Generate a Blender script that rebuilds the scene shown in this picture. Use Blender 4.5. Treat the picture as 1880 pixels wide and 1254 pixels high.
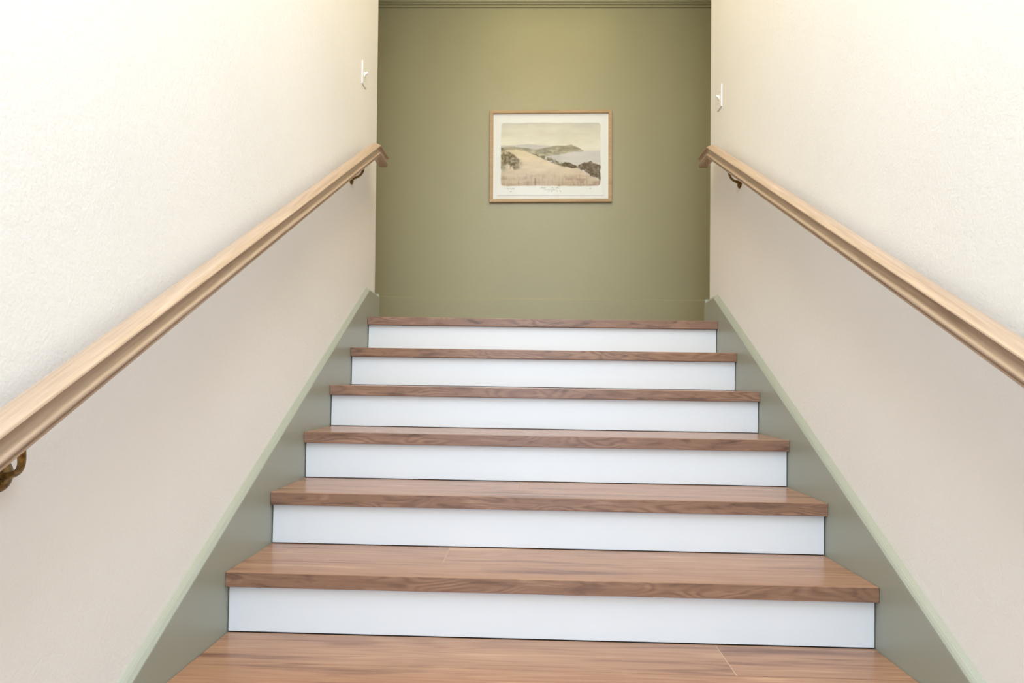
import bpy, bmesh, math, random
import numpy as np
from mathutils import Vector, Matrix

S = bpy.context.scene
COL = S.collection
for o in list(bpy.data.objects):
    bpy.data.objects.remove(o)

# ---------------------------------------------------------------- camera
cam = bpy.data.cameras.new('camera')
cam.sensor_width = 36.0
cam.lens = 22.0489
cam.shift_y = 45.74 / 1880
cam.clip_start = 0.02
cam_ob = bpy.data.objects.new('camera', cam)
COL.objects.link(cam_ob)
r2 = Vector((0.99953787, 0.02604018, 0.01568294))
u2 = Vector((-0.01507503, -0.02337968, 0.99961299))
b2 = Vector((0.02639677, -0.99938746, -0.02297632))
M = Matrix.Identity(4)
for i in range(3):
    M[i][0], M[i][1], M[i][2] = r2[i], u2[i], b2[i]
M[0][3], M[1][3], M[2][3] = -0.06150199, -1.42051128, 0.70696537
cam_ob.matrix_world = M
S.camera = cam_ob

# ---------------------------------------------------------------- world, lights, exposure
world = bpy.data.worlds.new('sky')
S.world = world
world.use_nodes = True
bg = world.node_tree.nodes['Background']
bg.inputs[0].default_value = (0.75, 0.86, 1.0, 1)
bg.inputs[1].default_value = 0.6


def area(name, loc, target, sx, sy, power, col):
    l = bpy.data.lights.new(name, 'AREA')
    l.shape = 'RECTANGLE'
    l.size, l.size_y = sx, sy
    l.energy = power
    l.color = col
    o = bpy.data.objects.new(name, l)
    COL.objects.link(o)
    o.location = loc
    d = Vector(target) - Vector(loc)
    o.rotation_euler = d.to_track_quat('-Z', 'Y').to_euler()
    return o


# daylight entering through the opening in the wall at the foot of the stairs: glazed door below, unseen warm fill added above
area('door_daylight', (0, -4.75, 1.15), (0, 3, 1.15), 1.5, 2.5, 65, (0.57, 0.76, 1.0))
area('warm_upper_fill', (0, -4.75, 3.0), (0, 3, 3.0), 1.5, 1.5, 27, (1.0, 0.88, 0.34))
# skylight over the lower and middle part of the flight, unseen warm fill lamps added towards the hall
area('skylight_lower', (0, -2.6, 3.9), (0, -2.6, 0), 0.6, 1.8, 71, (0.585, 0.74, 1.000))
area('skylight_middle', (0, -0.9, 3.9), (0, -0.9, 0), 0.6, 1.6, 43.7, (0.804, 0.913, 1.000))
area('stair_fill', (0, 0.75, 3.9), (0, 0.75, 0), 0.9, 1.5, 25, (1.0, 0.76, 0.36))
area('hall_fill', (0.1, 2.35, 3.9), (0.1, 2.35, 0), 1.1, 0.3, 6.3, (1.0, 0.86, 0.44))

S.view_settings.view_transform = 'Standard'
S.view_settings.look = 'None'
S.view_settings.gamma = 1.0
S.view_settings.use_curve_mapping = False
S.view_settings.exposure = 0.06


# ---------------------------------------------------------------- helpers
def lin(r, g, b):
    def f(c):
        c /= 255.0
        return c / 12.92 if c <= 0.04045 else ((c + 0.055) / 1.055) ** 2.4
    return (f(r), f(g), f(b), 1.0)


class NT:
    """small node-tree builder"""
    def __init__(self, name):
        self.m = bpy.data.materials.new(name)
        self.m.use_nodes = True
        self.t = self.m.node_tree
        self.b = self.t.nodes['Principled BSDF']

    def n(self, kind, **kw):
        nd = self.t.nodes.new(kind)
        for k, v in kw.items():
            setattr(nd, k, v)
        return nd

    def link(self, a, b):
        self.t.links.new(a, b)

    def ramp(self, fac, stops, interp='LINEAR'):
        r = self.n('ShaderNodeValToRGB')
        r.color_ramp.interpolation = interp
        e = r.color_ramp.elements
        while len(e) < len(stops):
            e.new(0.5)
        for el, (p, c) in zip(e, stops):
            el.position = p
            el.color = c
        self.link(fac, r.inputs[0])
        return r.outputs[0]

    def mix(self, fac, a, b, mode='MIX'):
        x = self.n('ShaderNodeMix', data_type='RGBA', blend_type=mode)
        for sock, v in ((x.inputs[0], fac), (x.inputs[6], a), (x.inputs[7], b)):
            if isinstance(v, (int, float)):
                sock.default_value = v
            elif isinstance(v, tuple):
                sock.default_value = v
            else:
                self.link(v, sock)
        return x.outputs[2]

    def noise(self, vec, scale, detail=3, rough=0.5, dist=0.0):
        x = self.n('ShaderNodeTexNoise')
        x.inputs['Scale'].default_value = scale
        x.inputs['Detail'].default_value = detail
        x.inputs['Roughness'].default_value = rough
        x.inputs['Distortion'].default_value = dist
        if vec is not None:
            self.link(vec, x.inputs['Vector'])
        return x.outputs[0]

    def bump(self, h, strength, dist):
        x = self.n('ShaderNodeBump')
        x.inputs['Strength'].default_value = strength
        x.inputs['Distance'].default_value = dist
        self.link(h, x.inputs['Height'])
        self.link(x.outputs[0], self.b.inputs['Normal'])


def mat_paint(name, col, rough, stipple=0.0, spec=0.4, mottle=0.02):
    k = NT(name)
    tc = k.n('ShaderNodeNewGeometry').outputs['Position']
    big = k.noise(tc, 1.7, 3)
    c = k.ramp(big, [(0.3, tuple(x * (1 - mottle) for x in col[:3]) + (1,)), (0.7, tuple(min(1, x * (1 + mottle)) for x in col[:3]) + (1,))])
    k.link(c, k.b.inputs['Base Color'])
    k.b.inputs['Roughness'].default_value = rough
    k.b.inputs['Specular IOR Level'].default_value = spec
    if stipple:
        a = k.noise(tc, 150, 2, 0.5)
        b = k.noise(tc, 48, 2, 0.5)
        mm = k.n('ShaderNodeMath', operation='ADD')
        k.link(a, mm.inputs[0])
        k.link(b, mm.inputs[1])
        k.bump(mm.outputs[0], stipple, 0.004)
    return k.m


def mat_wood(name, base, light, dark, stretch, scale, rough, knots=True, axis='X', spec=0.5, fig=1.0, tint=None):
    k = NT(name)
    oi = k.n('ShaderNodeObjectInfo')
    tc = k.n('ShaderNodeTexCoord').outputs['Object']
    off = k.n('ShaderNodeVectorMath', operation='MULTIPLY')
    cb = k.n('ShaderNodeCombineXYZ')
    for i in range(3):
        k.link(oi.outputs['Random'], cb.inputs[i])
    k.link(cb.outputs[0], off.inputs[0])
    off.inputs[1].default_value = (31.0, 17.0, 23.0)
    add = k.n('ShaderNodeVectorMath', operation='ADD')
    k.link(tc, add.inputs[0])
    k.link(off.outputs[0], add.inputs[1])
    mp = k.n('ShaderNodeMapping')
    sc = [scale, scale, scale]
    sc['XYZ'.index(axis)] = scale / stretch
    mp.inputs['Scale'].default_value = sc
    k.link(add.outputs[0], mp.inputs['Vector'])
    v = mp.outputs[0]
    n1 = k.noise(v, 1.0, 4, 0.55, 0.6)
    # growth rings: sine of a smooth stretched field gives cathedral figure
    ring = k.n('ShaderNodeMath', operation='MULTIPLY')
    sm = k.noise(v, 0.55, 1.5, 0.4, 0.3)
    k.link(sm, ring.inputs[0])
    ring.inputs[1].default_value = 75.0
    sn = k.n('ShaderNodeMath', operation='SINE')
    k.link(ring.outputs[0], sn.inputs[0])
    mr = k.n('ShaderNodeMapRange')
    mr.inputs[1].default_value, mr.inputs[2].default_value = -1, 1
    k.link(sn.outputs[0], mr.inputs[0])
    c = k.ramp(n1, [(0.30, dark), (0.46, base), (0.60, base), (0.74, light)])
    c2 = k.mix(0.5, c, k.ramp(mr.outputs[0], [(0.0, dark), (0.35, base), (1.0, light)]))
    msk = k.ramp(k.noise(v, 0.5, 2), [(0.42, (0, 0, 0, 1)), (0.62, (fig, fig, fig, 1))])
    c = k.mix(msk, c, c2)
    # fine pores
    mp2 = k.n('ShaderNodeMapping')
    sc2 = [190.0, 190.0, 190.0]
    sc2['XYZ'.index(axis)] = 7.0
    mp2.inputs['Scale'].default_value = sc2
    k.link(add.outputs[0], mp2.inputs['Vector'])
    fine = k.noise(mp2.outputs[0], 1.0, 3, 0.6)
    fr = k.ramp(fine, [(0.25, (0.80, 0.785, 0.77, 1)), (0.7, (1.05, 1.05, 1.05, 1))])
    c = k.mix(1.0, c, fr, 'MULTIPLY')
    if knots:
        mp3 = k.n('ShaderNodeMapping')
        sc3 = [30.0, 30.0, 30.0]
        sc3['XYZ'.index(axis)] = 2.6
        mp3.inputs['Scale'].default_value = sc3
        k.link(add.outputs[0], mp3.inputs['Vector'])
        kn = k.noise(mp3.outputs[0], 1.0, 2, 0.5, 0.5)
        kr = k.ramp(kn, [(0.66, (1, 1, 1, 1)), (0.80, (0.62, 0.55, 0.52, 1))])
        c = k.mix(1.0, c, kr, 'MULTIPLY')
    if tint:
        r2_ = k.n('ShaderNodeMath', operation='FRACT')
        r3_ = k.n('ShaderNodeMath', operation='MULTIPLY')
        k.link(oi.outputs['Random'], r3_.inputs[0])
        r3_.inputs[1].default_value = 7.31
        k.link(r3_.outputs[0], r2_.inputs[0])
        tt = k.ramp(r2_.outputs[0], [(0.0, tint[0]), (1.0, tint[1])])
        c = k.mix(1.0, c, tt, 'MULTIPLY')
    k.link(c, k.b.inputs['Base Color'])
    k.b.inputs['Roughness'].default_value = rough
    k.b.inputs['Specular IOR Level'].default_value = spec
    k.bump(fine, 0.06, 0.001)
    return k.m


def mat_plain(name, col, rough, metal=0.0, spec=0.5):
    k = NT(name)
    k.b.inputs['Base Color'].default_value = col
    k.b.inputs['Roughness'].default_value = rough
    k.b.inputs['Metallic'].default_value = metal
    k.b.inputs['Specular IOR Level'].default_value = spec
    return k.m


def mat_brass():
    k = NT('antique_brass')
    tc = k.n('ShaderNodeNewGeometry').outputs['Position']
    n = k.noise(tc, 90, 3)
    c = k.ramp(n, [(0.35, lin(92, 70, 36)), (0.65, lin(150, 122, 70))])
    k.link(c, k.b.inputs['Base Color'])
    k.b.inputs['Metallic'].default_value = 0.85
    k.b.inputs['Roughness'].default_value = 0.36
    return k.m


CREAM = mat_paint('cream_wall_paint', (0.845, 0.828, 0.795, 1), 0.62, 0.17, 0.3)
SAGE = mat_paint('sage_green_wall_paint', (0.405, 0.378, 0.228, 1), 0.37, 0.10, 0.5)
SAGE_TRIM = mat_paint('sage_green_trim_paint', (0.325, 0.338, 0.275, 1), 0.33, 0.0, 0.5)
WHITE_CEIL = mat_paint('white_ceiling_paint', (0.86, 0.84, 0.80, 1), 0.8, 0.0, 0.2)
RISER = mat_paint('white_riser_paint', (0.76, 0.782, 0.805, 1), 0.35, 0.0, 0.5, 0.006)
TREAD_TOP = mat_wood('brown_hardwood_boards', lin(168, 127, 100), lin(200, 160, 128), lin(124, 86, 67), 15.0, 26.0, 0.27, spec=0.5, fig=0.35, tint=((0.93, 0.91, 0.93, 1), (1.0, 0.98, 0.93, 1)))
EDGE = mat_plain('pale_highlight_wood_edge', lin(212, 182, 154), 0.4)  # light caught on plank end chamfers, put into a paler edge colour
TREAD_FACE = mat_wood('brown_hardwood_figured_edge', lin(142, 108, 87), lin(174, 139, 114), lin(98, 71, 55), 4.6, 34.0, 0.33, fig=0.9, tint=((0.95, 0.95, 1.0, 1), (1.02, 0.98, 0.9, 1)))
OAK = mat_wood('pale_oak_rail', lin(182, 157, 134), lin(196, 173, 152), lin(164, 137, 112), 30.0, 60.0, 0.34, knots=False, axis='Y', fig=0.3)
OAK_FRAME = mat_wood('pale_oak_frame', lin(198, 166, 124), lin(212, 182, 142), lin(182, 148, 106), 12.0, 40.0, 0.45, knots=False, fig=0.3)
BRASS = mat_brass()
PLASTIC = mat_plain('white_plastic', (0.86, 0.85, 0.82, 1), 0.35)
SCREW = mat_plain('screw_metal', (0.7, 0.68, 0.63, 1), 0.4, 0.7)
PAPER = mat_plain('white_mat_board', (0.91, 0.92, 0.92, 1), 0.9, 0, 0.2)
DARK = mat_plain('dark_shadow_gap', (0.05, 0.045, 0.04, 1), 0.9, 0, 0.1)


def link(name, bm, mats, parent=None, loc=(0, 0, 0), smooth=False):
    me = bpy.data.meshes.new(name)
    bmesh.ops.recalc_face_normals(bm, faces=bm.faces)
    if smooth:
        for f in bm.faces:
            f.smooth = True
    bm.to_mesh(me)
    bm.free()
    for m in (mats if isinstance(mats, (list, tuple)) else [mats]):
        me.materials.append(m)
    o = bpy.data.objects.new(name, me)
    COL.objects.link(o)
    o.location = loc
    if parent is not None:
        o.parent = parent
    return o


def tag(o, label=None, cat=None, group=None, kind=None):
    for k, v in (('label', label), ('category', cat), ('group', group), ('kind', kind)):
        if v:
            o[k] = v
    return o


def empty(name, loc=(0, 0, 0)):
    o = bpy.data.objects.new(name, None)
    o.empty_display_size = 0.1
    COL.objects.link(o)
    o.location = loc
    return o


def box(bm, x0, x1, y0, y1, z0, z1, mi=0):
    vs = [bm.verts.new((x, y, z)) for z in (z0, z1) for y in (y0, y1) for x in (x0, x1)]
    fs = []
    for q in ((0, 2, 3, 1), (4, 5, 7, 6), (0, 1, 5, 4), (2, 6, 7, 3), (0, 4, 6, 2), (1, 3, 7, 5)):
        f = bm.faces.new([vs[i] for i in q])
        f.material_index = mi
        fs.append(f)
    return vs, fs


def bbox(x0, x1, y0, y1, z0, z1, bev=0.0, seg=2):
    bm = bmesh.new()
    box(bm, x0, x1, y0, y1, z0, z1)
    if bev:
        bmesh.ops.bevel(bm, geom=bm.edges[:], offset=bev, segments=seg, affect='EDGES', profile=0.5)
    return bm


def prism_x(bm, poly, x0, x1, mi=0):
    """extrude a (y,z) polygon along x"""
    a = [bm.verts.new((x0, y, z)) for y, z in poly]
    b = [bm.verts.new((x1, y, z)) for y, z in poly]
    n = len(poly)
    fs = [bm.faces.new(a), bm.faces.new(b[::-1])]
    for i in range(n):
        j = (i + 1) % n
        fs.append(bm.faces.new((a[i], b[i], b[j], a[j])))
    for f in fs:
        f.material_index = mi
    return fs


def sweep(bm, rings, closed_ring=True, caps=True, mi=0):
    vs = [[bm.verts.new(p) for p in r] for r in rings]
    n = len(rings[0])
    for a, b in zip(vs[:-1], vs[1:]):
        for i in range(n if closed_ring else n - 1):
            j = (i + 1) % n
            f = bm.faces.new((a[i], a[j], b[j], b[i]))
            f.material_index = mi
    if caps:
        bm.faces.new(vs[0][::-1])
        bm.faces.new(vs[-1])
    return vs


def tube(bm, pts, radii, seg=14):
    pts = [Vector(p) for p in pts]
    rings = []
    up = Vector((0, 1, 0.01))
    for i, p in enumerate(pts):
        d = (pts[min(i + 1, len(pts) - 1)] - pts[max(i - 1, 0)]).normalized()
        a = d.cross(up).normalized()
        b = d.cross(a).normalized()
        r = radii[i] if isinstance(radii, (list, tuple)) else radii
        rings.append([p + (a * math.cos(t) + b * math.sin(t)) * r for t in [2 * math.pi * k / seg for k in range(seg)]])
    sweep(bm, rings)


def lathe(bm, prof, origin, axis, seg=28):
    """prof: (distance along axis, radius)"""
    o = Vector(origin)
    ax = Vector(axis).normalized()
    a = ax.orthogonal().normalized()
    b = ax.cross(a)
    rings = []
    for h, r in prof:
        rings.append([o + ax * h + (a * math.cos(t) + b * math.sin(t)) * max(r, 1e-5) for t in [2 * math.pi * k / seg for k in range(seg)]])
    sweep(bm, rings)


# ---------------------------------------------------------------- dimensions (metres, from the photograph)
RISE, GO, OVER, TH = 0.16967, 0.29083, 0.0200, 0.0407
HW = 0.885                 # half width between the skirtings
WX = 0.9077                # half width between the walls
YE = 1.9738                # where the stairwell walls end
YB = YE + 1.30             # face of the green wall
ZS = [0.0, 0.1699, 0.3372, 0.5077, 0.6776, 0.8495, 1.0224]
YS = [0.0005, 0.2925, 0.5828, 0.8731, 1.1627, 1.4528, 1.7437]
ZL = ZS[6]                 # landing
ZF = ZS[0] - RISE          # lower floor
YF = -5.0                  # wall behind the camera
ZC = 3.95                  # ceiling
TW = 0.12

# ---------------------------------------------------------------- structure
def structure(name, bm, mats, label, cat, smooth=False):
    return tag(link(name, bm, mats, smooth=smooth), label, cat, None, 'structure')


def lean_wall(side, lean):
    """stairwell wall; stands very slightly out of plumb, as in the photograph"""
    bm = bmesh.new()
    vs, fs = box(bm, side * WX, side * (WX + TW), YF - 0.1, YE, ZF - 0.05, ZC)
    for v in vs:
        if v.co.z > 2:
            v.co.x += lean * (ZC - 1.2)
    # split at z = 1.2 so that the lower part is plumb
    bmesh.ops.bisect_plane(bm, geom=bm.verts[:] + bm.edges[:] + bm.faces[:], plane_co=(0, 0, 1.2), plane_no=(0, 0, 1))
    for v in bm.verts:
        if v.co.z < 1.21:
            base = WX if abs(v.co.x) < WX + 0.06 else WX + TW
            v.co.x = side * base
    return bm


LEAN_L, LEAN_R = -0.008, -0.003


def wall_x(side, z):
    return side * WX + (LEAN_L if side < 0 else LEAN_R) * max(0, z - 1.2)


structure('wall_left', lean_wall(-1, LEAN_L), CREAM, 'cream painted stairwell wall behind the left handrail', 'wall')
structure('wall_right', lean_wall(1, LEAN_R), CREAM, 'cream painted stairwell wall behind the right handrail', 'wall')
structure('wall_back', bbox(-5.2, 5.2, YB, YB + 0.12, ZL - 0.2, ZC), SAGE, 'sage green wall at the head of the stairs with the framed picture', 'wall')
structure('wall_hall_left', bbox(-5.32, -5.2, YE - TW, YB + 0.12, ZL - 0.2, ZC), SAGE, 'green end wall of the upper hall, left of the landing', 'wall')
structure('wall_hall_right', bbox(5.2, 5.32, YE - TW, YB + 0.12, ZL - 0.2, ZC), SAGE, 'green end wall of the upper hall, right of the landing', 'wall')
structure('wall_near_left', bbox(-5.2, -WX - TW - 0.04, YE - TW, YE - 0.001, ZL - 0.2, ZC), SAGE, 'hall side of the wall left of the stairwell opening', 'wall')
structure('wall_near_right', bbox(WX + TW + 0.01, 5.2, YE - TW, YE - 0.001, ZL - 0.2, ZC), SAGE, 'hall side of the wall right of the stairwell opening', 'wall')
structure('ceiling', bbox(-WX - TW, WX + TW, YF - 0.1, YE, ZC, ZC + 0.1), WHITE_CEIL, 'flat white ceiling over the stairs', 'ceiling')
structure('ceiling_hall', bbox(-5.32, 5.32, YE - TW, YB + 0.12, ZC + 0.001, ZC + 0.1), SAGE, 'unseen ceiling of the upper hall, sage green to cut bounced light', 'ceiling')  # out of view; darker colour given to cut bounced light in the hall

# wall at the foot of the stairs with its tall opening to daylight
bm = bmesh.new()
for (x0, x1, z0, z1) in ((-WX, -0.78, ZF, ZC), (0.78, WX, ZF, ZC), (-0.78, 0.78, 3.5, ZC)):
    box(bm, x0, x1, YF - 0.1, YF, z0, z1)
structure('wall_front', bm, CREAM, 'cream wall around the tall daylight opening at the foot of the stairs', 'wall')
structure('floor', bbox(-WX, WX, YF - 0.1, YS[0] + OVER + 0.02, ZF - 0.05, ZF), TREAD_TOP, 'lower hall floor of brown boards', 'floor')
structure('floor_landing', bbox(-5.2, 5.2, YS[6] + 0.14, YB, ZL - 0.2, ZL - 0.001), TREAD_TOP, 'upper landing floor of brown boards', 'floor')

# tall green baseboard of the hall and the moulded rail above the picture
bm = bmesh.new()
prism_x(bm, [(YB, ZL), (YB - 0.014, ZL), (YB - 0.014, 1.320), (YB - 0.011, 1.328), (YB, 1.331)], -5.2, 5.2)
structure('baseboard_back', bm, SAGE, 'plain green baseboard along the foot of the green wall', 'baseboard')
zr = 3.5345
prof = [(0, 0), (0.010, 0.000), (0.014, 0.004), (0.014, 0.012), (0.010, 0.015), (0.008, 0.017), (0.012, 0.019), (0.020, 0.022),
        (0.022, 0.027), (0.017, 0.0315), (0.014, 0.034), (0.019, 0.036), (0.024, 0.042), (0.027, 0.052), (0.029, 0.060),
        (0.037, 0.0625), (0.042, 0.068), (0.042, 0.080), (0.034, 0.086), (0, 0.086)]
bm = bmesh.new()
prism_x(bm, [(YB - a, zr + b) for a, b in prof], -5.2, 5.2)
structure('trim_1', bm, SAGE, 'green moulded picture rail across the top of the green wall', 'trim')


# raked skirtings up both walls
def skirting(side, name, label, so, io, si, ii, y_peak, z_lv_o, z_lv_i):
    """so,io: slope and intercept of the line on the wall; si,ii: of the inner arris"""
    bm = bmesh.new()
    xi, xo = side * HW, side * (WX + 0.004)

    def ring(y, zo, zi, zb):
        # inner face bottom -> inner face top -> bead -> cove -> wall
        pts = [(xi, zb), (xi, zi - 0.006), (xi + side * 0.0006, zi - 0.0025), (xi + side * 0.003, zi)]
        for t in (0.3, 0.5, 0.7, 0.85, 1.0):
            x = xi + side * (0.003 + (0.0227 - 0.003) * t)
            z = zi + (zo - zi) * (t ** 0.8)
            pts.append((x, z))
        pts.append((xo, zo))
        pts.append((xo, zb))
        return [(x, y, z) for x, z in pts]
    y0 = -0.55
    rings = [ring(y0, so * y0 + io, si * y0 + ii, ZF), ring(y0 + 0.02, so * (y0 + .02) + io, si * (y0 + .02) + ii, ZF)]
    rings.append(ring(y_peak - 0.012, so * (y_peak - .012) + io, si * (y_peak - .012) + ii, ZF))
    rings.append(ring(y_peak + 0.008, z_lv_o + 0.001, z_lv_i + 0.001, ZF))
    yl = YE + 0.004
    rings.append(ring(yl - 0.03, z_lv_o, z_lv_i - 0.004, ZF))
    rings.append(ring(yl, z_lv_o - 0.002, z_lv_i - 0.008, ZF))
    sweep(bm, rings)
    o = structure(name, bm, SAGE_TRIM, label, 'baseboard')
    # piece turning round the end of the wall into the hall
    bm = bmesh.new()
    prof = [(0.0, ZL - 0.03), (0.021, ZL - 0.03), (0.021, z_lv_i - 0.022), (0.0195, z_lv_i - 0.012), (0.014, z_lv_i - 0.006), (0.0, z_lv_o - 0.004)]
    a = side * HW
    b = side * (HW + 0.35)
    prism_x(bm, [(yl + d, z) for d, z in prof], min(a, b), max(a, b))
    link('return_piece', bm, SAGE_TRIM, o)
    return o


skirting(-1, 'baseboard_left', 'raked sage green skirting board along the left wall beside the treads', 0.5810, 0.1354, 0.5847, 0.1233, 1.788, 1.176, 1.163)
skirting(1, 'baseboard_right', 'raked sage green skirting board along the right wall beside the treads', 0.5720, 0.1260, 0.5690, 0.1125, 1.815, 1.166, 1.150)

# ---------------------------------------------------------------- staircase
stair = tag(empty('staircase', (0, YS[0], ZF)), 'straight flight of brown wooden treads and white risers between green skirtings', 'staircase')
XT = HW - 0.0015
NOSE = 0.131               # depth of the solid nosing board
BT = 0.010                 # thickness of the boards behind it
splits = {0: [0.4550], 1: [-0.3040], 2: [-0.0885]}
base = Vector((0, YS[0], ZF))


def tread_mesh(depth):
    """nosing board with a step at the back that carries the boards; origin at the front top edge"""
    bm = bmesh.new()
    e = 0.0022
    front = [(e * 0.3, -e * 0.3)]
    poly = [(0, -e), (e * 0.3, -e * 0.3), (e, 0), (NOSE - 0.0012, 0), (NOSE - 0.0004, -0.0010), (NOSE - 0.0004, -BT), (depth, -BT), (depth, -TH), (0.002, -TH), (0, -TH + 0.002)]
    fs = prism_x(bm, poly, -XT, XT)
    bm.normal_update()
    for f in bm.faces:
        c = f.calc_center_median()
        if c.y < 0.0008 and abs(c.x) < 0.5:
            f.material_index = 1
    return bm


for k in range(7):
    if k < 6:
        depth = YS[k + 1] + OVER - YS[k] - 0.001
    else:
        depth = 0.139
    loc = Vector((0, YS[k], ZS[k])) - base
    t = link('tread', tread_mesh(depth), [TREAD_TOP, TREAD_FACE], stair, loc)
    if k < 6:
        xs = [-XT] + splits.get(k, []) + [XT]
        for a, b in zip(xs[:-1], xs[1:]):
            g = 0.0002
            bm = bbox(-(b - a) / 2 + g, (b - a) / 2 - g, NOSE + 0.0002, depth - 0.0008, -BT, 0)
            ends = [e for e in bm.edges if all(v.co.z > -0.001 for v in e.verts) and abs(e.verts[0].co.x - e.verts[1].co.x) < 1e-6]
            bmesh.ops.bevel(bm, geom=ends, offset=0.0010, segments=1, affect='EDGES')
            bm.normal_update()
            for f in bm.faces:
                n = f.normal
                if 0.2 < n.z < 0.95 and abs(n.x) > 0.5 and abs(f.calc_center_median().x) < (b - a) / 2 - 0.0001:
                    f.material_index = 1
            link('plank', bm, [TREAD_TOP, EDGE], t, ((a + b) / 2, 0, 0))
    # riser under this tread
    y = YS[k] + OVER
    zb = ZS[k - 1] if k else ZF
    bm = bbox(-XT + 0.0015, XT - 0.0015, 0, 0.012, zb - ZS[k] + 0.0022, -TH - 0.0008, 0.0006, 1)
    link('riser', bm, RISER, stair, Vector((0, y, ZS[k])) - base)

# dark body added behind the risers and under the treads to block light leaks
bm = bmesh.new()
for k in range(7):
    ya = YS[k] + OVER + 0.0125 - base.y
    yb = (YS[k + 1] + OVER + 0.0125 if k < 6 else YS[6] + 0.138) - base.y
    box(bm, -XT, XT, ya, yb, 0.001, ZS[k] - TH - 0.0006 - base.z)
link('dark_backing', bm, DARK, stair)

# ---------------------------------------------------------------- handrails
# profile (p across, q perpendicular to the run; q = 0 on the lower bead)
half = [(0.0, -0.0145), (0.0195, -0.0145), (0.0216, -0.0130), (0.0218, -0.0108), (0.0190, -0.0088), (0.0210, -0.0070), (0.0240, -0.0046),
        (0.0254, -0.0016), (0.0250, 0.0012), (0.0232, 0.0032), (0.0200, 0.0052), (0.0172, 0.0084), (0.0150, 0.0128), (0.0138, 0.0180), (0.0143, 0.0230),
        (0.0174, 0.0274), (0.0230, 0.0300), (0.0272, 0.0312), (0.0290, 0.0328), (0.0287, 0.0346), (0.0266, 0.0366), (0.0214, 0.0401),
        (0.0140, 0.0438), (0.0070, 0.0459), (0.0, 0.0467)]
prof_rail = half + [(-p, q) for p, q in half[-2:0:-1]]
XR = 0.835


def rail_mesh(side, sl, ic, y_bend, y_end):
    """swept along the slope, eased over into a short level end"""
    ang = math.atan(sl)
    zb = ic + sl * y_bend
    rad = 0.030
    tl = rad * math.tan(ang / 2)
    frames = []
    y0 = -2.3
    frames.append((y0, ic + sl * y0, ang))
    ys = y_bend - tl * math.cos(ang)
    nst = 12
    for i in range(1, nst):
        y = y0 + (ys - y0) * i / nst
        frames.append((y, ic + sl * y, ang))
    cy, cz = y_bend + tl, zb - rad
    for i in range(9):
        a = ang * (1 - i / 8)
        frames.append((cy - rad * math.sin(a), cz + rad * math.cos(a), a))
    frames.append((y_end - 0.004, zb, 0.0))
    rings = []
    for y, z, a in frames:
        rings.append([(side * (XR - p), y - q * math.sin(a), z + q * math.cos(a)) for p, q in prof_rail])
    # softened end
    rings.append([(side * (XR - p * 0.93), y_end, zb + 0.018 + (q - 0.018) * 0.94) for p, q in prof_rail])
    bm = bmesh.new()
    sweep(bm, rings)
    # local y runs along the slope, so that the grain does too
    bmesh.ops.rotate(bm, cent=(0, 0, 0), matrix=Matrix.Rotation(-ang, 3, 'X'), verts=bm.verts)
    return bm


def bracket(side, parent, y, z, ye, ze):
    """round rosette on the wall, hooked arm, saddle under the rail; built about the rosette centre"""
    xw = wall_x(side, z)
    bm = bmesh.new()
    lathe(bm, [(-0.002, 0.0275), (0.003, 0.0280), (0.006, 0.0262), (0.0085, 0.0200), (0.0100, 0.0120), (0.0105, 0.0)], (0, 0, 0), (-side, 0, 0))
    ro = link('bracket', bm, BRASS, parent, (xw, y, z), smooth=True)
    tag(ro, 'aged brass bracket')
    dx = side * XR - xw
    dy, dz = ye - y, ze - z
    p0, p1, p2, p3 = Vector((0, 0, -0.002)), Vector((dx * 0.60, dy * 0.15, 0.001)), Vector((dx * 1.0, dy * 0.8, dz * 0.25)), Vector((dx, dy, dz))
    pts = []
    for i in range(15):
        t = i / 14
        pts.append(p0 * (1 - t) ** 3 + p1 * 3 * t * (1 - t) ** 2 + p2 * 3 * t * t * (1 - t) + p3 * t ** 3)
    bm = bmesh.new()
    tube(bm, pts, [0.0066 - 0.0014 * math.sin(math.pi * i / 14) for i in range(15)])
    link('arm', bm, BRASS, ro, smooth=True)
    # saddle plate
    bm = bbox(-0.009, 0.009, -0.020, 0.020, -0.0005, 0.0022, 0.0008, 1)
    sd = link('saddle', bm, BRASS, ro, (dx, dy, dz + 0.001))
    sd.rotation_euler = (math.atan(0.567), 0, 0)
    bm = bmesh.new()
    lathe(bm, [(0, 0.0042), (0.0022, 0.0036), (0.003, 0.0)], (-side * 0.0095, 0, -0.012), (-side, 0, 0), 12)
    link('screw', bm, BRASS, ro, smooth=True)


def handrail(side, sl, ic, y_bend, y_end, label, brackets):
    root = tag(empty('handrail', (0, 0, 0)), label, 'handrail', 'wooden handrails on the stairwell walls')
    r = link('rail', rail_mesh(side, sl, ic, y_bend, y_end), OAK, root, smooth=True)
    r.rotation_euler = (math.atan(sl), 0, 0)
    r.data.set_sharp_from_angle(angle=math.radians(38))
    for (y, z, ye) in brackets:
        ze = ic + sl * ye - 0.0168 - 0.0030
        bracket(side, root, y, z, ye, ze)
    return root


handrail(-1, 0.5701, 0.8890, 1.642, 1.812, 'pale wooden handrail on brass brackets along the left stairwell wall', [(1.490, 1.648, 1.420), (-0.437, 0.543, -0.480)])
handrail(1, 0.5646, 0.8865, 1.706, 1.862, 'pale wooden handrail on brass brackets along the right stairwell wall', [(1.491, 1.643, 1.420), (-0.437, 0.543, -0.480)])


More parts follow.
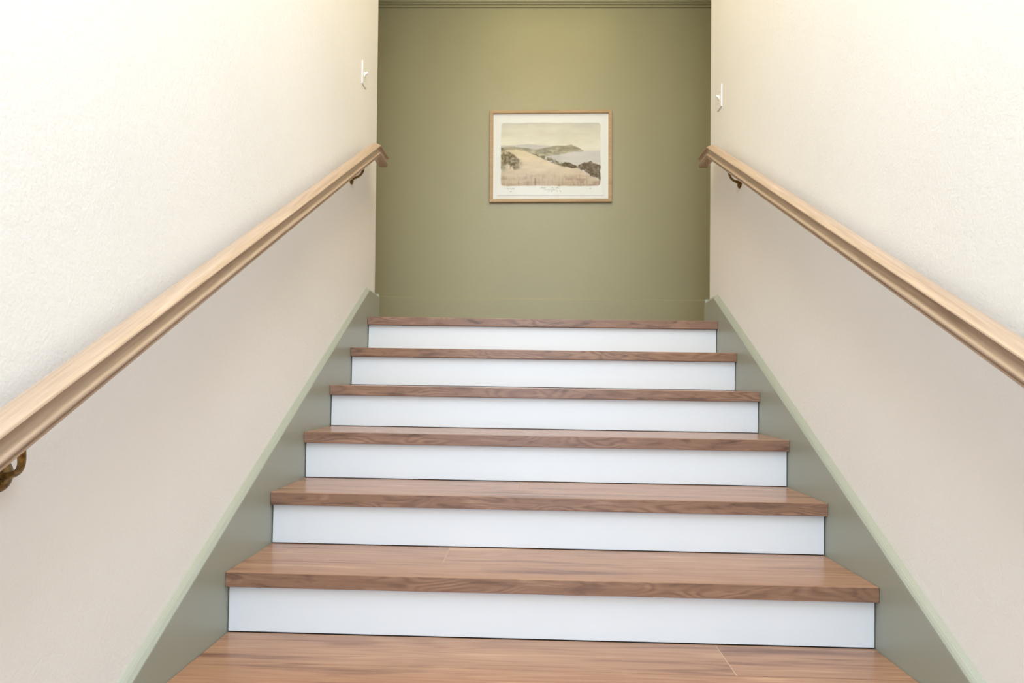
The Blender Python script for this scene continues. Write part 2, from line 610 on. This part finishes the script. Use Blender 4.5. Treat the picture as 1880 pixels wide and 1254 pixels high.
# ---------------------------------------------------------------- light switches
def light_switch(side, y, z, label):
    xw = wall_x(side, z)
    root = tag(empty('light_switch', (xw, y, z)), label, 'light switch', 'white toggle switches at the head of the stairs')
    bm = bbox(-0.0055, 0.001, -0.035, 0.035, -0.0575, 0.0575)
    top = [e for e in bm.edges if all(v.co.x < -0.005 for v in e.verts)]
    bmesh.ops.bevel(bm, geom=top, offset=0.003, segments=3, affect='EDGES', profile=0.6)
    if side < 0:
        bmesh.ops.scale(bm, vec=(-1, 1, 1), verts=bm.verts)
    link('plate', bm, PLASTIC, root)
    s = -side
    # toggle collar and lever tilted up
    bm = bmesh.new()
    box(bm, min(s * 0.004, s * 0.0085), max(s * 0.004, s * 0.0085), -0.0055, 0.0055, -0.0125, 0.0125)
    bmesh.ops.bevel(bm, geom=bm.edges[:], offset=0.001, segments=2, affect='EDGES')
    link('collar', bm, PLASTIC, root)
    rings = []
    for h, hy, hz in ((0, 0.0046, 0.0058), (0.008, 0.0042, 0.0050), (0.0155, 0.0038, 0.0042), (0.0175, 0.0028, 0.0030)):
        a = math.radians(32)
        c = Vector((s * (0.006 + h * math.cos(a)), 0, 0.002 + h * math.sin(a)))
        up = Vector((-s * math.sin(a), 0, math.cos(a)))
        sd = Vector((0, 1, 0))
        rings.append([c + up * hz + sd * hy, c + up * hz - sd * hy, c - up * hz - sd * hy, c - up * hz + sd * hy])
    bm = bmesh.new()
    sweep(bm, rings)
    link('toggle', bm, PLASTIC, root)
    for dz in (-0.0302, 0.0302):
        bm = bmesh.new()
        lathe(bm, [(0.0045, 0.0030), (0.0062, 0.0028), (0.0068, 0.0015), (0.0070, 0.0)], (0, 0, dz), (s, 0, 0), 12)
        link('screw', bm, SCREW, root)
    return root


light_switch(-1, 1.690, 2.239, 'white toggle light switch on the left wall above the handrail end')
light_switch(1, 1.806, 2.182, 'white toggle light switch on the right wall above the handrail end')

# ---------------------------------------------------------------- framed watercolour
PX, PZ = 0.0806, 2.3984
FWD, FHT = 0.917, 0.698
pic = tag(empty('framed_picture', (PX, YB, PZ)), 'watercolour of coastal dunes in a pale oak frame on the green wall', 'picture')
pic.rotation_euler = (0, -0.0105, 0)
fw_, fd = 0.026, 0.026
for nm, horiz in (('frame_rail', True), ('frame_rail', True), ('frame_stile', False), ('frame_stile', False)):
    pass
corners_o = [(-FWD / 2, -FHT / 2), (FWD / 2, -FHT / 2), (FWD / 2, FHT / 2), (-FWD / 2, FHT / 2)]
for i in range(4):
    j = (i + 1) % 4
    o0, o1 = Vector(corners_o[i]), Vector(corners_o[j])

    def inn(c, w):
        return Vector((c.x - math.copysign(w, c.x), c.y - math.copysign(w, c.y)))
    bm = bmesh.new()
    # mitred length: profile (w inwards, d out of the wall)
    prof = [(0, 0.002), (0, fd - 0.002), (0.002, fd), (fw_ - 0.003, fd), (fw_, fd - 0.003), (fw_, 0.006), (0.008, 0.002)]
    rings = []
    for c in (o0, o1):
        rings.append([(inn(c, w).x, -d, inn(c, w).y) for w, d in prof])
    sweep(bm, rings)
    o = link('frame_bar', bm, OAK_FRAME, pic)
# mat board
link('mat_board', bbox(-FWD / 2 + 0.010, FWD / 2 - 0.010, -0.0095, -0.0065, -FHT / 2 + 0.010, FHT / 2 - 0.010), PAPER, pic)


# print: deckle-edged paper with the painting, as a fine coloured mesh
def painting():
    NX, NY = 330, 230
    # pixel frame of the zoomed photograph: paper x 200..1435, y 190..1055
    X0, X1, Y0, Y1 = 200., 1435., 190., 1055.
    gx = np.linspace(X0, X1, NX)
    gy = np.linspace(Y0, Y1, NY)
    X, Y = np.meshgrid(gx, gy)
    rng = np.random.RandomState(5)

    def vnoise(sx, sy, seed):
        r = np.random.RandomState(seed)
        a, b = int((X1 - X0) / sx) + 3, int((Y1 - Y0) / sy) + 3
        g = r.rand(b, a)
        fx, fy = (X - X0) / sx, (Y - Y0) / sy
        ix, iy = fx.astype(int), fy.astype(int)
        tx, ty = fx - ix, fy - iy
        tx, ty = tx * tx * (3 - 2 * tx), ty * ty * (3 - 2 * ty)
        return (g[iy, ix] * (1 - tx) + g[iy, ix + 1] * tx) * (1 - ty) + (g[iy + 1, ix] * (1 - tx) + g[iy + 1, ix + 1] * tx) * ty
    fbm = lambda sx, sy, seed: 0.5 * vnoise(sx, sy, seed) + 0.3 * vnoise(sx / 2, sy / 2, seed + 1) + 0.2 * vnoise(sx / 4, sy / 4, seed + 2)
    C = np.zeros((NY, NX, 3))
    C[:] = (243, 241, 234)
    sst = lambda v, a, b: (lambda t: t * t * (3 - 2 * t))(np.clip((v - a) / (b - a), 0, 1))

    def over(mask, col):
        col = np.asarray(col, float)
        C[:] = C * (1 - mask[..., None]) + col * mask[..., None]

    def line(pts, jit=0, seed=0):
        px, py = zip(*pts)
        return np.interp(X, px, py) + (vnoise(28, 900, seed + 70) - .5) * jit
    wob = (vnoise(60, 60, 3) - .5) * 9
    rr = 34
    dx = np.abs(X - 822 + wob * .6) - (580 - rr)
    dy = np.abs(Y - 596 + wob) - (354 - rr)
    sd = np.sqrt(np.maximum(dx, 0) ** 2 + np.maximum(dy, 0) ** 2) + np.minimum(np.maximum(dx, dy), 0) - rr
    art = 1 - sst(sd, -3, 3)
    # sky wash
    t = (Y - 242) / 300
    sky = np.stack([np.interp(t, [0, .25, .7, 1], [205, 222, 233, 234]), np.interp(t, [0, .25, .7, 1], [197, 213, 224, 224]), np.interp(t, [0, .25, .7, 1], [178, 188, 196, 198])], -1)
    sky += (fbm(260, 90, 11)[..., None] - .5) * 26
    over(art, sky)
    # sea
    sea = np.stack([212 + (fbm(300, 30, 21) - .5) * 18, 203 + (fbm(300, 30, 21) - .5) * 18, 190 + (fbm(300, 30, 21) - .5) * 16], -1)
    over(art * sst(Y, 548, 562) * sst(X, 760, 900), sea)
    # far hills
    h1 = line([(243, 492), (400, 490), (560, 478), (700, 488), (860, 505), (960, 520)], 8, 1)
    over(art * sst(Y, h1 - 4, h1 + 6) * (1 - sst(X, 900, 1000)) * .9, np.array((196, 188, 174)))
    h2 = line([(243, 520), (330, 505), (520, 520), (640, 540), (760, 520), (880, 498), (960, 502), (1060, 486), (1130, 512), (1175, 540), (1215, 562), (1300, 640)], 10, 2)
    hb = line([(243, 700), (640, 640), (800, 612), (1000, 590), (1030, 572), (1215, 564), (1300, 566)], 8, 4)
    hm = sst(Y, h2 - 4, h2 + 5) * (1 - sst(Y, hb - 6, hb + 6))
    green = np.stack([166 + (fbm(70, 26, 31) - .5) * 80, 156 + (fbm(70, 26, 31) - .5) * 76, 126 + (fbm(70, 26, 31) - .5) * 66], -1)
    over(art * hm * .95, green)
    hl = np.array((196, 186, 150))
    over(art * hm * sst(Y, 535, 560) * sst(fbm(46, 16, 36), .5, .62) * .7, hl)
    # dune
    d = line([(243, 560), (330, 545), (430, 540), (520, 556), (640, 604), (760, 655), (850, 698), (940, 724), (1050, 746), (1140, 752), (1230, 806), (1403, 892)], 10, 6)
    dm = sst(Y, d - 4, d + 5)
    dune = np.stack([np.interp(Y, [540, 640, 760, 860, 950], [224, 227, 222, 208, 194]), np.interp(Y, [540, 640, 760, 860, 950], [202, 205, 200, 186, 170]), np.interp(Y, [540, 640, 760, 860, 950], [156, 166, 168, 156, 142])], -1)
    dune += (fbm(160, 34, 41)[..., None] - .5) * 26
    over(art * dm, dune)
    over(art * dm * sst(Y, 800, 900) * sst(fbm(90, 60, 44), .5, .66) * .55, np.array((160, 130, 116)))
    over(art * dm * sst(fbm(150, 18, 46), .6, .72) * sst(Y, 600, 680) * .35, np.array((190, 164, 132)))

    # bushes
    def bush(mask, col, amp, seed, st=.9):
        n = fbm(24, 18, seed)
        col = np.stack([c + (n - .5) * amp for c in col], -1)
        over(art * np.clip(mask, 0, 1) * st, col)
    top = line([(560, 566), (640, 590), (760, 610), (850, 640), (930, 680), (980, 700)], 22, 8)
    bush(sst(Y, top - 5, top + 8) * (1 - sst(Y, d - 2, d + 5)) * sst(X, 560, 640) * (1 - sst(X, 930, 970)) * sst(fbm(26, 18, 52), .34, .5), (134, 120, 92), 90, 51, .85)
    top = line([(930, 706), (960, 690), (1000, 680), (1050, 694), (1110, 716), (1140, 730)], 18, 9)
    bush(sst(Y, top - 5, top + 5) * (1 - sst(Y, d - 2, d + 6)) * sst(X, 935, 950) * (1 - sst(X, 1120, 1145)), (112, 98, 76), 90, 54)
    top = line([(1130, 735), (1170, 712), (1215, 684), (1290, 676), (1350, 700), (1403, 720)], 24, 10)
    low = line([(1130, 752), (1200, 780), (1260, 812), (1330, 850), (1403, 885)], 34, 12)
    bush(sst(Y, top - 5, top + 8) * (1 - sst(Y, low - 8, low + 10)) * sst(X, 1130, 1150), (118, 102, 82), 110, 57)
    top = line([(243, 520), (290, 540), (350, 580), (420, 620), (480, 660), (510, 700)], 30, 14)
    low = line([(243, 760), (320, 745), (400, 760), (460, 745), (510, 710)], 50, 15)
    bush(sst(Y, top - 12, top + 14) * (1 - sst(Y, low - 20, low + 14)) * (1 - sst(X, 440, 520)) * sst(fbm(34, 60, 63), .16, .5), (128, 116, 92), 120, 60, .85)
    bush(sst(X, 243, 250) * (1 - sst(X, 270, 340)) * sst(Y, 700, 740) * (1 - sst(Y, 770, 830)), (170, 162, 140), 60, 66, .6)
    # grasses in front
    gr = sst(fbm(10, 90, 71), .6, .72) * sst(Y, 800, 860)
    over(art * gr * .4, np.array((150, 120, 106)))
    over(art * (np.abs(X - 640) < 4) * sst(Y, 850, 865) * .7, np.array((132, 98, 98)))
    # faint handwriting in the margin
    for (xa, xb, ya, yb, seed) in ((285, 405, 972, 990, 1), (350, 400, 1008, 1016, 2), (700, 950, 966, 980, 3), (740, 900, 988, 998, 7), (795, 945, 1004, 1018, 4), (1243, 1322, 974, 988, 5)):
        cx = X
        yl = (ya + yb) / 2 + np.sin(cx * 0.21 + seed) * (yb - ya) * .35 + np.sin(cx * .53 + seed * 2) * 3
        m = (np.abs(Y - yl) < 3.2) * (X > xa) * (X < xb) * (vnoise(14, 900, 80 + seed) > .42)
        over(m * .5, np.array((120, 112, 100)))
    return NX, NY, C


NX, NY, C = painting()
wgt = np.clip((C.mean(-1, keepdims=True) - 115) / 70, 0, 1)
C = C * (1 - wgt) + wgt * 255 * (C / 255) ** 0.80
ix0, ix1 = 0.0, 1.0
IW, IH = FWD - 2 * fw_, FHT - 2 * fw_
# paper rectangle inside the frame opening (from the zoomed photograph, opening x 150..1495, y 138..1098)
fx = lambda x: -IW / 2 + (x - 150) / (1495 - 150) * IW
fz = lambda y: IH / 2 - (y - 138) / (1098 - 138) * IH
gx = np.linspace(200, 1435, NX)
gy = np.linspace(190, 1055, NY)
rs = np.random.RandomState(9)


def deckle(n, amp):
    a = rs.rand(n)
    kx = np.ones(9) / 9
    return (np.convolve(a, kx, 'same') - .5) * amp


ex0, ex1 = deckle(NY, 0.006), deckle(NY, 0.006)
ez0, ez1 = deckle(NX, 0.006), deckle(NX, 0.006)
verts = []
cols = []


def to_lin(c):
    c = np.clip(c / 255., 0, 1)
    return np.where(c <= 0.04045, c / 12.92, ((c + 0.055) / 1.055) ** 2.4)


CL = np.clip(to_lin(C) * np.array((1.0, 1.05, 1.15)), 0, 0.94)
for j in range(NY):
    for i in range(NX):
        x, z = fx(gx[i]), fz(gy[j])
        u, v = i / (NX - 1), j / (NY - 1)
        x += ex0[j] * max(0, 1 - u * 12) + ex1[j] * max(0, 1 - (1 - u) * 12)
        z += ez0[i] * max(0, 1 - v * 12) + ez1[i] * max(0, 1 - (1 - v) * 12)
        y = -0.0125 - 0.0015 * (abs(2 * u - 1) ** 6 + abs(2 * v - 1) ** 6) * 0.5
        verts.append((x, y, z))
n1 = len(verts)
faces = [(j * NX + i, (j + 1) * NX + i, (j + 1) * NX + i + 1, j * NX + i + 1) for j in range(NY - 1) for i in range(NX - 1)]
# thickness: a border strip running back to the mat board
bord = [i for i in range(NX)] + [j * NX + NX - 1 for j in range(1, NY)] + [(NY - 1) * NX + i for i in range(NX - 2, -1, -1)] + [j * NX for j in range(NY - 2, 0, -1)]
for b in bord:
    verts.append((verts[b][0], -0.0094, verts[b][2]))
nb = len(bord)
for q in range(nb):
    w = (q + 1) % nb
    faces.append((bord[q], bord[w], n1 + w, n1 + q))
me = bpy.data.meshes.new('watercolour_print')
me.from_pydata(verts, [], faces)
ca = me.color_attributes.new('paint', 'FLOAT_COLOR', 'POINT')
allc = np.ones((len(verts), 4), dtype=np.float32)
allc[:n1, :3] = CL.reshape(-1, 3)
allc[n1:, :3] = 0.8
ca.data.foreach_set('color', allc.ravel())
k = NT('watercolour_on_paper')
at = k.n('ShaderNodeAttribute', attribute_name='paint')
k.link(at.outputs['Color'], k.b.inputs['Base Color'])
k.b.inputs['Roughness'].default_value = 0.9
k.b.inputs['Specular IOR Level'].default_value = 0.15
me.materials.append(k.m)
po = bpy.data.objects.new('watercolour_print', me)
COL.objects.link(po)
po.parent = pic
tag(po, 'deckle-edged paper with painted dunes, bushes, headland and bay')

# glazing
k = NT('picture_glass')
tr = k.n('ShaderNodeBsdfTransparent')
gl = k.n('ShaderNodeBsdfGlossy')
gl.inputs['Roughness'].default_value = 0.02
fr = k.n('ShaderNodeFresnel')
fr.inputs[0].default_value = 1.06
ms = k.n('ShaderNodeMixShader')
k.link(fr.outputs[0], ms.inputs[0])
k.link(tr.outputs[0], ms.inputs[1])
k.link(gl.outputs[0], ms.inputs[2])
k.link(ms.outputs[0], k.t.nodes['Material Output'].inputs['Surface'])
link('glass_pane', bbox(-FWD / 2 + fw_ - 0.004, FWD / 2 - fw_ + 0.004, -0.0185, -0.0165, -FHT / 2 + fw_ - 0.004, FHT / 2 - fw_ + 0.004), k.m, pic)
